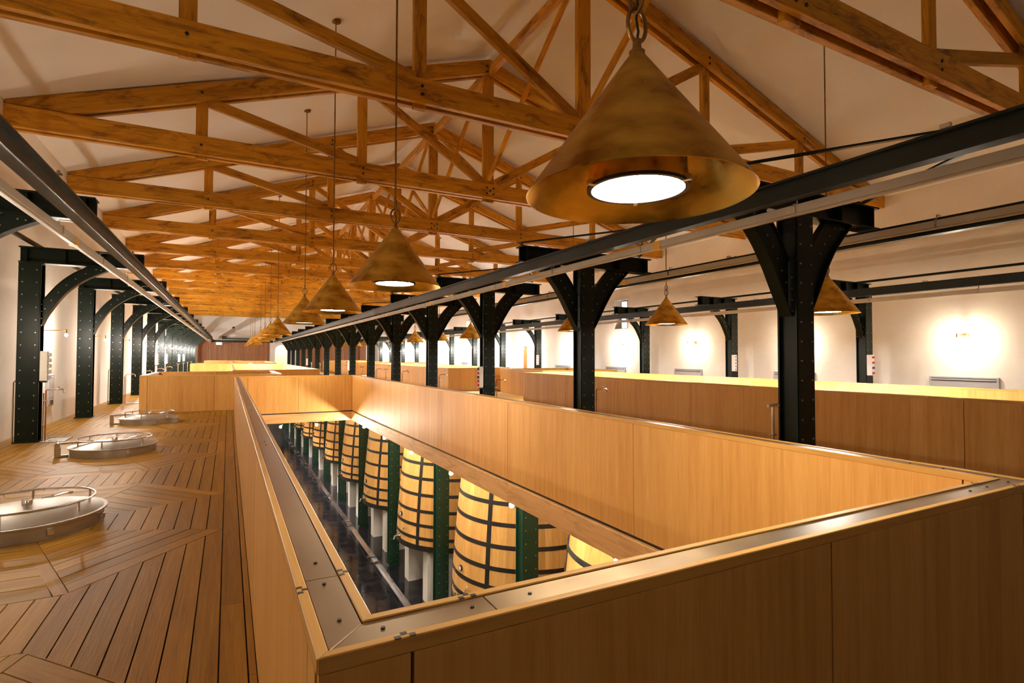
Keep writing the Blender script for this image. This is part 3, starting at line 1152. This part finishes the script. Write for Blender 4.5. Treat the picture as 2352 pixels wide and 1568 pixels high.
# ================================================================== BRASS PENDANT LAMPS
def make_pendant():
    o = empty('pendant_lamp', (0, 0, 0))        # origin at the rim centre
    ztop = .68
    lathe('shade', [(.499, 0), (.502, .002), (.028, .655), (.024, .66), (.022, .655), (.494, .004)], MT['brass'], o, 64, closed=True)
    lathe('collar', [(0, .645), (.034, .645), (.036, .662), (.022, .67), (.019, .70), (.021, .715), (0, .72)], MT['bronze'], o, 20)
    def link_pts(zc_, h, wd, ax):
        P = []
        for k in range(20):
            a = 2*PI*k/20
            u = wd*math.cos(a)
            v = h*math.sin(a)
            P.append((u if ax == 0 else 0, u if ax == 1 else 0, zc_+v))
        return P
    tube('link', link_pts(.785, .078, .052, 0), .0095, MT['bronze'], o, 8, True)
    tube('link', link_pts(.905, .066, .044, 1), .009, MT['bronze'], o, 8, True)
    tube('cable', [(.0, 0, .71), (.012, .004, .76), (-.006, -.003, .81), (.012, .008, .87), (.004, .0, .95)], .006, MT['dark'], o, 6)
    zr = zc(1.62)-2.22
    tube('rod', [(0, 0, .965), (0, 0, zr-.03)], .011, MT['bronze'], o, 10)
    lathe('ceiling_rose', [(0, zr-.06), (.02, zr-.06), (.03, zr-.035), (.085, zr-.02), (.09, zr+.03), (0, zr+.035)], MT['bronze'], o, 24)
    hs = lathe('housing', [(.214, .035), (.222, .035), (.222, .06), (.21, .22), (.12, .44), (.11, .44), (.2, .22), (.214, .06)], MT['brass_in'], o, 48, closed=True)
    lathe('housing_rim', [(.206, .03), (.226, .03), (.226, .044), (.206, .044)], MT['dark'], o, 48, closed=True)
    gl = lathe('lamp_glass', [(0, .034), (.12, .035), (.2055, .04), (.2055, .046), (0, .046)], MT['glow'], o, 40)
    for a in (.9, 3.0, 5.1):
        c = box('clip', -.022, .022, -.012, .012, -.012, .012, MT['stain'], o, .002)
        c.location = (.228*math.cos(a), .228*math.sin(a), .04)
        c.rotation_euler = (0, 0, a)
    return o
pd = make_pendant()
remember(pd)
PY = [1.87+4*j for j in range(13) if j % 5 != 4]
first = True
for side, x in (('left', 1.62), ('right', mir(1.62))):
    for j, y in enumerate(PY):
        if side == 'right' and j == 0:
            continue
        o = pd if first else copy_tree(pd)
        first = False
        o.location = (x, y, 2.22 if j else 2.175)
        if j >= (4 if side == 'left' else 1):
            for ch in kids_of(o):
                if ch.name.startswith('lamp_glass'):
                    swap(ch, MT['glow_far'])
        if side == 'left' and j == 0:
            lab = 'very large brass cone lamp hanging close to the camera'
        elif side == 'left' and j == 1:
            lab = 'brass cone lamp at picture centre, second of the left bay line'
        else:
            lab = 'brass cone pendant lamp, %s of the %s bay line from the camera' % (ORD[j], side)
        tag(o, lab, 'lamp', 'brass cone lamps of the %s bay' % side)

# ================================================================== WALL SCONCES
def make_sconce():
    o = empty('wall_sconce', (0, 0, 0))         # on the wall, arm along +X
    box('wall_plate', 0, .018, -.065, .065, -.05, .05, MT['bronze'], o, .003)
    tube('arm', [(.018, 0, .01), (.40, 0, .02)], .008, MT['bronze'], o, 8)
    tube('swivel', [(.40, 0, -.02), (.40, 0, .045)], .012, MT['bronze'], o, 8)
    tube('lamp_holder', [(.40, 0, -.018), (.40, 0, -.05)], .017, MT['bronze'], o, 10)
    bm = bmesh.new()
    bmesh.ops.create_icosphere(bm, subdivisions=1, radius=.028)
    link('bulb', finish(bm, 'bulb', True), MT['sconce'], o, (.40, 0, -.078))
    return o
sn = make_sconce()
remember(sn)
first = True
for side in ('left', 'right'):
    for k in range(0 if side == 'right' else -1, 14):  # extra left one, out of view, is added to brighten the parapet side
        y = 6.05+4*k
        o = sn if first else copy_tree(sn)
        first = False
        o.location = (XL, y, 1.94) if side == 'left' else (XR, y, 1.94)
        o.rotation_euler = (0, 0, 0 if side == 'left' else PI)
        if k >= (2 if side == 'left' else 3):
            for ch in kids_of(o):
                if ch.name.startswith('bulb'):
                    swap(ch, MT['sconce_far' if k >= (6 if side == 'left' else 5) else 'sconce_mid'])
        tag(o, ('brass swing arm wall light on the %s wall, %s from the camera' % (side, ORD[k])) if k >= 0 else 'unseen brass wall light added on the left wall beside the camera', 'wall light', 'wall lights on the %s wall' % side)

# ================================================================== VATS IN THE LOWER HALL
VP = [(-.95, 1.385), (-1.25, 1.425), (-1.61, 1.463), (-2.0, 1.50), (-2.4, 1.53), (-2.72, 1.552), (-3.05, 1.568), (-3.32, 1.572)]
VZ = -3.32
def vr(z):
    for (za, ra), (zb, rb_) in zip(VP, VP[1:]):
        if zb <= z <= za:
            return ra+(rb_-ra)*(z-za)/(zb-za)
    return VP[-1][1] if z < VP[-1][0] else VP[0][1]
NS = 68
def stave_bm(a0, a1):
    bm = bmesh.new()
    pr = [(r, z-VZ) for z, r in VP]
    e = .0012/1.5
    prof = pr + [(r-.055, z) for r, z in reversed(pr)]
    lathe_bm(bm, prof, 1, a0+e, a1-e, True)
    return bm
bm = stave_bm(-PI/NS, PI/NS)
STAVE = finish(bm, 'stave')
STAVE.materials.append(MT['stave'])
STAVES = finish(merge([stave_bm(-PI/NS+2*PI*k/NS, PI/NS+2*PI*k/NS) for k in range(NS)]), 'staves')
STAVES.materials.append(MT['stave'])

def make_vat(individual):
    o = empty('wooden_vat', (0, 0, VZ))
    if individual:
        for k in range(NS):
            link('stave', STAVE, None, o, (0, 0, 0), (0, 0, 2*PI*k/NS))
    else:
        s = link('stave_wall', STAVES, None, o)
        s['kind'] = 'stuff'
    def hoop(nm, z, hh, th):
        r0, r1 = vr(z-hh/2), vr(z+hh/2)
        lathe(nm, [(r0-.004, z-hh/2-VZ), (r0+th, z-hh/2-VZ), (r1+th, z+hh/2-VZ), (r1-.004, z+hh/2-VZ)], MT['hoop'], o, 72, closed=True)
    for z in (-1.23, -1.60, -1.99, -2.38, -2.72, -3.03):
        hoop('hoop', z, .074, .009)
    hoop('base_hoop', -3.26, .125, .016)
    lathe('lid', [(0, -1.0-VZ), (.9, -1.02-VZ), (1.325, -1.06-VZ), (1.325, -1.09-VZ), (0, -1.09-VZ)], MT['stain'], o, 48)
    lathe('vat_floor', [(0, 0.02), (1.5, .02), (1.5, .06), (0, .06)], MT['stave'], o, 48)
    # upright iron straps
    for a in (PI+math.radians(31), PI-math.radians(29), math.radians(31), math.radians(-29)):
        bm = bmesh.new()
        for (za, ra), (zb, rb_) in zip(VP[:-1], VP[1:]):
            h = .045
            vs = []
            for z, r in ((za, ra), (zb, rb_)):
                for t in (-1, 1):
                    for dr in (-.003, .006):
                        vs.append(bm.verts.new((r+dr, t*h, z-VZ)))
            f = ((1, 3, 7, 5), (0, 1, 5, 4), (2, 6, 7, 3))
            for q in f:
                bm.faces.new([vs[i] for i in q])
        link('strap', finish(bm, 'strap'), MT['hoop'], o, (0, 0, 0), (0, 0, a))
    def at(a, z, out=.0):
        r = vr(z)+out
        return (r*math.cos(a), r*math.sin(a), z-VZ)
    # gauge, tap and drain valve on the aisle side
    a = PI+math.radians(4)
    g = lathe('gauge', [(0, 0), (.055, 0), (.055, .03), (.045, .034), (.04, .03), (0, .03)], MT['dark'], o, 20, loc=at(a, -2.58), rot=(0, PI/2, a))
    lathe('gauge_face', [(0, .031), (.038, .031), (.038, .033), (0, .033)], MT['white'], g, 16)
    a = PI+math.radians(15)
    t = tube('tap', [at(a, -2.88), at(a, -2.88, .09), at(a, -2.93, .11)], .012, MT['stain'], o, 8)
    p = at(a, -2.86, .05)
    tube('tap_handle', [(p[0], p[1]-.04, p[2]+.03), (p[0], p[1]+.04, p[2]+.03)], .008, MT['stain'], t, 6)
    a = PI+math.radians(3)
    v = tube('drain_valve', [at(a, -3.14), at(a, -3.14, .13), at(a, -3.22, .16)], .033, MT['stain'], o, 10)
    p = at(a, -3.10, .09)
    tube('valve_handle', [(p[0], p[1], p[2]), (p[0], p[1], p[2]+.07), (p[0]-.02, p[1]-.12, p[2]+.09)], .011, MT['stain'], v, 6)
    lathe('valve_flange', [(0, 0), (.06, 0), (.06, .02), (0, .02)], MT['stain'], v, 16, loc=at(a, -3.14, .01), rot=(0, PI/2, a))
    return o
v0 = make_vat(True)
remember(v0)
v1 = make_vat(False)
remember(v1)
VY = [5.75+4*k for k in range(11)]
VX = XC
ped = empty('vat_plinth', (0, 0, ZL))
box('block', -.34, .34, -.18, .18, 0, 1.27, MT['white'], ped, .006)
box('bearer', -.34, .34, -.17, .17, 1.272, 1.325, MT['stave'], ped, .004)
remember(ped)
fp = True
for k, y in enumerate(VY):
    if k < 3:
        o = v0 if k == 0 else copy_tree(v0)
    else:
        o = v1 if k == 3 else copy_tree(v1)
    o.location = (VX, y, VZ)
    lab = ['oak vat with black hoops partly hidden by the near parapet, nearest the camera',
           'oak vat with black hoops seen almost whole, behind the bright green post',
           'oak vat with black hoops, third from the near parapet'][k] if k < 3 else 'oak fermenting vat with black hoops, %s from the near parapet' % ORD[k]
    tag(o, lab, 'vat', 'oak vats in the lower hall')
    for dx, dn in ((-.79, 'aisle'), (.79, 'rear')):
        for dy, en in ((-.78, 'near'), (.78, 'far')):
            q = ped if fp else copy_tree(ped)
            fp = False
            q.location = (VX+dx, y+dy, ZL)
            tag(q, 'white block under the %s %s corner of the %s vat' % (en, dn, ORD[k]), 'plinth', 'white plinths under the vats')

# green riveted posts of the lower hall
lp = make_post('riveted_post', 1, None, MT['green'], .78, .46, h=4.43)
remember(lp)
fl = True
for k in range(1, 13):
    o = lp if fl else copy_tree(lp)
    fl = False
    o.location = (4.36, YP[k]-.05, ZL)
    tag(o, 'green riveted post of the lower hall between vats, %s from the near parapet' % ORD[k-1], 'post', 'green posts in the lower hall')

# bulbs under the deck beam
def make_bulb(mat):
    o = empty('hanging_bulb', (0, 0, 0))       # origin at the ceiling end
    lathe('ceiling_rose', [(0, 0), (.05, 0), (.05, -.012), (.012, -.02), (0, -.02)], MT['bronze'], o, 16)
    tube('stem', [(0, 0, -.015), (0, 0, -.07)], .008, MT['bronze'], o, 8)
    lathe('lamp_cap', [(0, -.06), (.03, -.065), (.05, -.085), (.05, -.1), (0, -.1)], MT['bronze'], o, 16)
    bm = bmesh.new()
    bmesh.ops.create_icosphere(bm, subdivisions=1, radius=.034)
    link('bulb', finish(bm, 'bulb', True), mat, o, (0, 0, -.137))
    return o
b0 = make_bulb(MT['bulb'])
remember(b0)
b1 = make_bulb(MT['added_coolbulb'])
remember(b1)
fb = True
for k in range(0, 6):
    o = b0 if fb else copy_tree(b0)
    fb = False
    o.location = (3.05, 3.8+2*k, -.205)
    tag(o, 'bare bulb under the right beam of the big well, %s from the camera' % ORD[k], 'bulb', 'bulbs under the well beam')
fb = True  # first pair real, the farther bulbs are added to light the lower floor
for n_, (x, y) in enumerate(((1.19, 14.75), (2.05, 14.75), (.3, 20.0), (2.95, 20.0), (.3, 26.0), (2.95, 26.0), (.3, 33.0), (2.95, 33.0), (.3, 42.0), (2.95, 42.0))):
    o = b1 if fb else copy_tree(b1)
    fb = False
    if n_ < 2:
        for ch in kids_of(o):
            if ch.name.startswith('bulb'):
                swap(ch, MT['bulb'])
    o.location = (x, y, -.203)
    tag(o, 'bare bulb under the deck beyond the well, %s of a real pair and added ones' % ORD[n_], 'bulb', 'bulbs under the deck beyond the well')
# right bay, lights its well from below like the left one
for n_, y in enumerate((3.8, 7.8, 11.8, 25.8, 31.8, 45.8, 51.8)):
    o = copy_tree(b0)
    o.location = (mir(3.05), y, -.205)
    tag(o, 'bare bulb under the beams of the right bay wells, %s from the camera' % ORD[n_], 'bulb', 'bulbs under the right bay beams')

# ================================================================== VAT HATCHES IN THE DECK
def make_hatch():
    o = empty('vat_hatch', (0, 0, 0))
    lathe('collar_ring', [(.49, 0), (.525, 0), (.525, .1), (.55, .108), (.55, .122), (.49, .122)], MT['satin'], o, 64, closed=True)
    lathe('lid', [(0, .19), (.1, .188), (.3, .17), (.44, .142), (.52, .124), (.52, .118), (0, .118)], MT['satin'], o, 64)
    lathe('knob', [(0, .18), (.036, .18), (.036, .228), (.032, .234), (0, .234)], MT['stain'], o, 20)
    P = []
    for k in range(37):
        a = math.radians(-158)+math.radians(316)*k/36
        P.append((.46*math.cos(a), .46*math.sin(a), .225))
    rl = tube('rail', [(P[0][0], P[0][1], .15)]+P+[(P[-1][0], P[-1][1], .15)], .0095, MT['stain'], o, 8)
    for a in (-110, -45, 20, 85, 130):
        r = math.radians(a)
        tube('stanchion', [(.46*math.cos(r), .46*math.sin(r), .12), (.46*math.cos(r), .46*math.sin(r), .225)], .009, MT['stain'], rl, 6)
    hg = box('hinge_arm', -.66, -.25, -.018, .018, .175, .205, MT['stain'], o, .004)
    boxes('hinge_lug', [(-.69, -.62, -.05, -.035, .03, .20), (-.69, -.62, .035, .05, .03, .20), (-.69, -.53, -.05, .05, .0, .03)], MT['stain'], o, .004)
    tube('hinge_pin', [(-.66, -.085, .185), (-.66, .085, .185)], .024, MT['stain'], o, 10)
    tube('latch', [(.1, .4, .14), (.28, .46, .165), (.32, .5, .15)], .012, MT['stain'], o, 8)
    for a in (-75, -25, 40, 150):
        r = math.radians(a)
        c = box('clamp_lug', -.02, .03, -.02, .02, .03, .075, MT['stain'], o, .003)
        c.location = (.535*math.cos(r), .535*math.sin(r), .06)
        c.rotation_euler = (0, 0, r)
    return o
hh = make_hatch()
remember(hh)
labs = ['large round stainless hatch at the left frame edge, nearest the camera', 'round stainless hatch in the deck, middle one of three on the left walkway',
        'round stainless hatch in the deck just before the low oak stair box']
for k in range(3):
    o = hh if k == 0 else copy_tree(hh)
    o.location = (HX+.0, [5.98, 9.96, 14.0][k], 0)
    o.rotation_euler = (0, 0, math.radians([14, 10, 8][k]))
    tag(o, labs[k], 'hatch', 'steel vat hatches on the left walkway')
for k in range(7):
    o = copy_tree(hh)
    o.location = (XC, 17.8+4*k, 0)
    o.rotation_euler = (0, 0, 0)
    tag(o, 'stainless vat hatch between the centre posts, %s behind the well' % ORD[k], 'hatch', 'steel vat hatches of the centre row')

# ================================================================== SMALL FITTINGS
def socket_box(loc, face, lab, colours):
    """plug box; FACE +1 sockets look to +X, -1 to -X, 0 towards the camera"""
    o = empty('socket_box', loc)
    tag(o, lab, 'socket box', 'socket boxes on the posts')
    box('box_body', -.05, .05, -.06, .06, 0, .5, MT['white'], o, .006)
    for i, c in enumerate(colours):
        z = .44-.38*i/(len(colours)-1)
        if face == 0:
            s = lathe('socket', [(0, 0), (.03, 0), (.03, .03), (.022, .034), (0, .034)], MT[c], o, 12, loc=(0, -.06, z), rot=(PI/2, 0, 0))
        else:
            s = box('socket', -.02, .03, -.035, .035, -.03, .03, MT[c], o, .006)
            s.location = (face*.065, 0, z)
    box('cable_gland', -.04, .04, -.04, .04, -.03, 0, MT['dark'], o, .006)
    return o
for k, y in ((2, 'near left post'), (6, 'fifth left post'), (7, 'sixth left post')):
    socket_box((XPL+.205, YP[k]-.06, 1.02), 1, 'white socket box with a row of grey plugs on the %s' % y, ['grey']*5)
for k in (9, 10):
    socket_box((XPL+.205, YP[k]-.06, 1.02), 1, 'white socket box far off on the %s left post' % ORD[k-1], ['grey']*5)
for k in (2, 6, 10):
    socket_box((XC-.205, YP[k]-.06, .7), -1, 'white socket box with dark red plugs on the %s centre post' % ORD[k], ['dark', 'red', 'dark', 'red', 'red'])
for k, cs in ((1, ['red', 'red', 'blue', 'red']), (2, ['grey']*5), (4, ['dark', 'red', 'dark', 'red']), (5, ['grey']*4)):
    socket_box((XPR-.14, YP[k]-.215, 1.0), 0, 'white socket box on the %s right post, %s plugs' % (ORD[k], 'red and blue' if k == 1 else ('grey' if k in (2, 5) else 'dark red')), cs)

def tap(loc, d, lab):
    o = empty('water_tap', loc)
    tag(o, lab, 'tap', 'copper pipe taps on the posts')
    z = .87
    pp = tube('pipe', [(0, 0, 0), (0, 0, z-.02), (d*.02, 0, z), (d*.14, 0, z)], .011, MT['copper'], o, 8)
    tube('supply_pipe', [(d*-.035, .02, 0), (d*-.035, .02, z-.06)], .009, MT['stain'], o, 8)
    tube('spout', [(d*.14, 0, z), (d*.21, 0, z+.005), (d*.235, 0, z-.02), (d*.235, 0, z-.06)], .013, MT['stain'], o, 8)
    tube('tap_handle', [(d*.17, -.035, z+.045), (d*.17, .035, z+.045)], .007, MT['stain'], o, 6)
    tube('tap_stem', [(d*.17, 0, z), (d*.17, 0, z+.045)], .007, MT['stain'], o, 6)
    box('pipe_clip', -.045, .02, -.02, .02, .68, .7, MT['stain'], o)
for k in (2, 4, 5, 6, 7):
    tap((XPL+.235, YP[k]-.06, 0), 1, 'tap on a copper pipe beside the %s left post' % ORD[k-1])
for k in (1, 2, 3, 4, 5, 7):
    tap((XC+.25, YP[k]-.02, 0), 1, 'chrome tap at the right side of the %s centre post' % ORD[k])
for k in (0, 4, 5, 6, 8, 9):
    o = empty('valve_key', (XC-.56+(0 if k == 0 else .15), YP[k]-.12, 0))
    tag(o, 'upright T shaped steel valve key left of the %s centre post' % ORD[k], 'valve key', 'T shaped valve keys')
    tube('shaft', [(0, 0, 0), (.004, 0, .94)], .014, MT['stain'], o, 8)
    tube('grip', [(-.075, 0, .95), (.085, 0, .955)], .017, MT['stain'], o, 10)
    tube('stop_pin', [(-.05, 0, .655), (.055, 0, .65)], .008, MT['stain'], o, 6)
    lathe('foot', [(0, 0), (.05, 0), (.05, .012), (.02, .03), (0, .03)], MT['stain'], o, 16)
for k in (8, 9, 10, 11):
    o = empty('valve_key', (XPL+.45, YP[k]-.12, 0))
    tag(o, 'upright T shaped steel valve key beside the %s left post' % ORD[k-1], 'valve key', 'T shaped valve keys')
    tube('shaft', [(0, 0, 0), (.004, 0, .94)], .014, MT['stain'], o, 8)
    tube('grip', [(-.075, 0, .95), (.085, 0, .955)], .017, MT['stain'], o, 10)

# grey convector panels low on the right wall
for k in range(8):
    y = 6.1+4.15*k
    if 24.5 < y < 28:
        continue
    o = empty('wall_heater', (XR, y, .3))
    tag(o, 'grey wall heater panel with a slotted top on the right wall, %s from the camera' % ORD[k], 'heater', 'grey heater panels on the right wall')
    box('heater_body', -.05, 0, -.66, .66, 0, .7, MT['grey'], o, .006)
    box('slot', -.056, -.05, -.61, .61, .655, .67, MT['dark'], o)
    box('slot', -.056, -.05, -.61, .61, .60, .618, MT['dark'], o)
    box('louvre', -.062, -.05, -.61, .61, .622, .651, MT['grey'], o, .003)
# left wall: tall grey cabinet, small floor covers, bits of conduit
o = empty('wall_cabinet', (XL, 14.6, .38))
tag(o, 'narrow grey cabinet low on the left wall behind the near post', 'cabinet')
box('cabinet_body', 0, .06, -.2, .2, 0, .66, MT['grey'], o, .005)
box('cabinet_door', .06, .068, -.17, .17, .18, .62, MT['grey'], o, .003)
box('latch_plate', .06, .068, -.12, .12, .03, .13, MT['stain'], o, .003)
for n_, (x, y) in enumerate(((-2.6, 11.80), (-2.55, 19.8))):
    o = empty('floor_cover', (x+.02, y, 0))
    tag(o, 'square steel floor cover beside the %s left post' % ('near' if n_ == 0 else 'third'), 'floor cover')
    boxes('cover_frame', [(-.17, .17, -.3, -.285, 0, .02), (-.17, .17, .285, .3, 0, .02), (-.17, -.155, -.285, .285, 0, .02), (.155, .17, -.285, .285, 0, .02)], MT['stain'], o)
    box('cover_plate', -.15, .15, -.28, .28, .0, .008, MT['grey'], o)
    tube('pull_handle', [(-.05, -.2, .008), (-.05, -.2, .03), (.05, -.2, .03), (.05, -.2, .008)], .005, MT['stain'], o, 6)
for k in (2, 4):
    o = tube('conduit', [(0, 0, 0), (0, 0, 1.0), (.03, 0, 1.03)], .012, MT['stain'], None, 8, loc=(XPL-.19, YP[k]-.05, 0))
    tag(o, 'thin steel conduit running up the left side of the %s left post' % ORD[k-1], 'conduit', 'conduits on the left posts')
# far wall fittings
o = empty('ceiling_duct', (2.9, Y1-.35, 3.12))
tag(o, 'long black duct along the far wall above the boards', 'duct')
boxes('duct_body', [(-3.1, 2.6, -.14, .14, 0, .10)], MT['dark'], o, .01)
box('duct_box', -3.5, -3.1, -.18, .18, -.02, .3, MT['dark'], o, .01)
o = tag(empty('crane_end_beam', (-.9, 61.0, 2.74)), 'dark crane end beam bridging the far end of the left bay', 'beam')
boxes('end_beam', [(-.6, 5.0, -.06, .06, 0, .025), (-.6, 5.0, -.012, .012, .025, .2), (-.6, 5.0, -.06, .06, .2, .22)], MT['steel'], o)
box('trolley', -.2, .35, -.2, .2, -.28, -.0, MT['white'], o, .02)
o = tag(empty('wall_camera', (.45, Y1-.1, 4.35)), 'small black camera high on the white far wall', 'camera')
lathe('camera_dome', [(0, -.1), (.09, -.06), (.12, .03), (.1, .08), (0, .1)], MT['dark'], o, 16)
box('camera_mount', -.04, .04, .0, .1, -.03, .03, MT['dark'], o, .005)
o = tag(empty('passage_light', ((AX0+AX1)/2, Y1+1.2, 2.79)), 'bright ceiling light in the arched passage at the far end', 'ceiling light')
lathe('light_base', [(0, 0), (.2, 0), (.2, -.04), (0, -.04)], MT['white'], o, 20)
lathe('diffuser', [(.18, -.04), (.17, -.08), (0, -.1)], MT['glow'], o, 20)
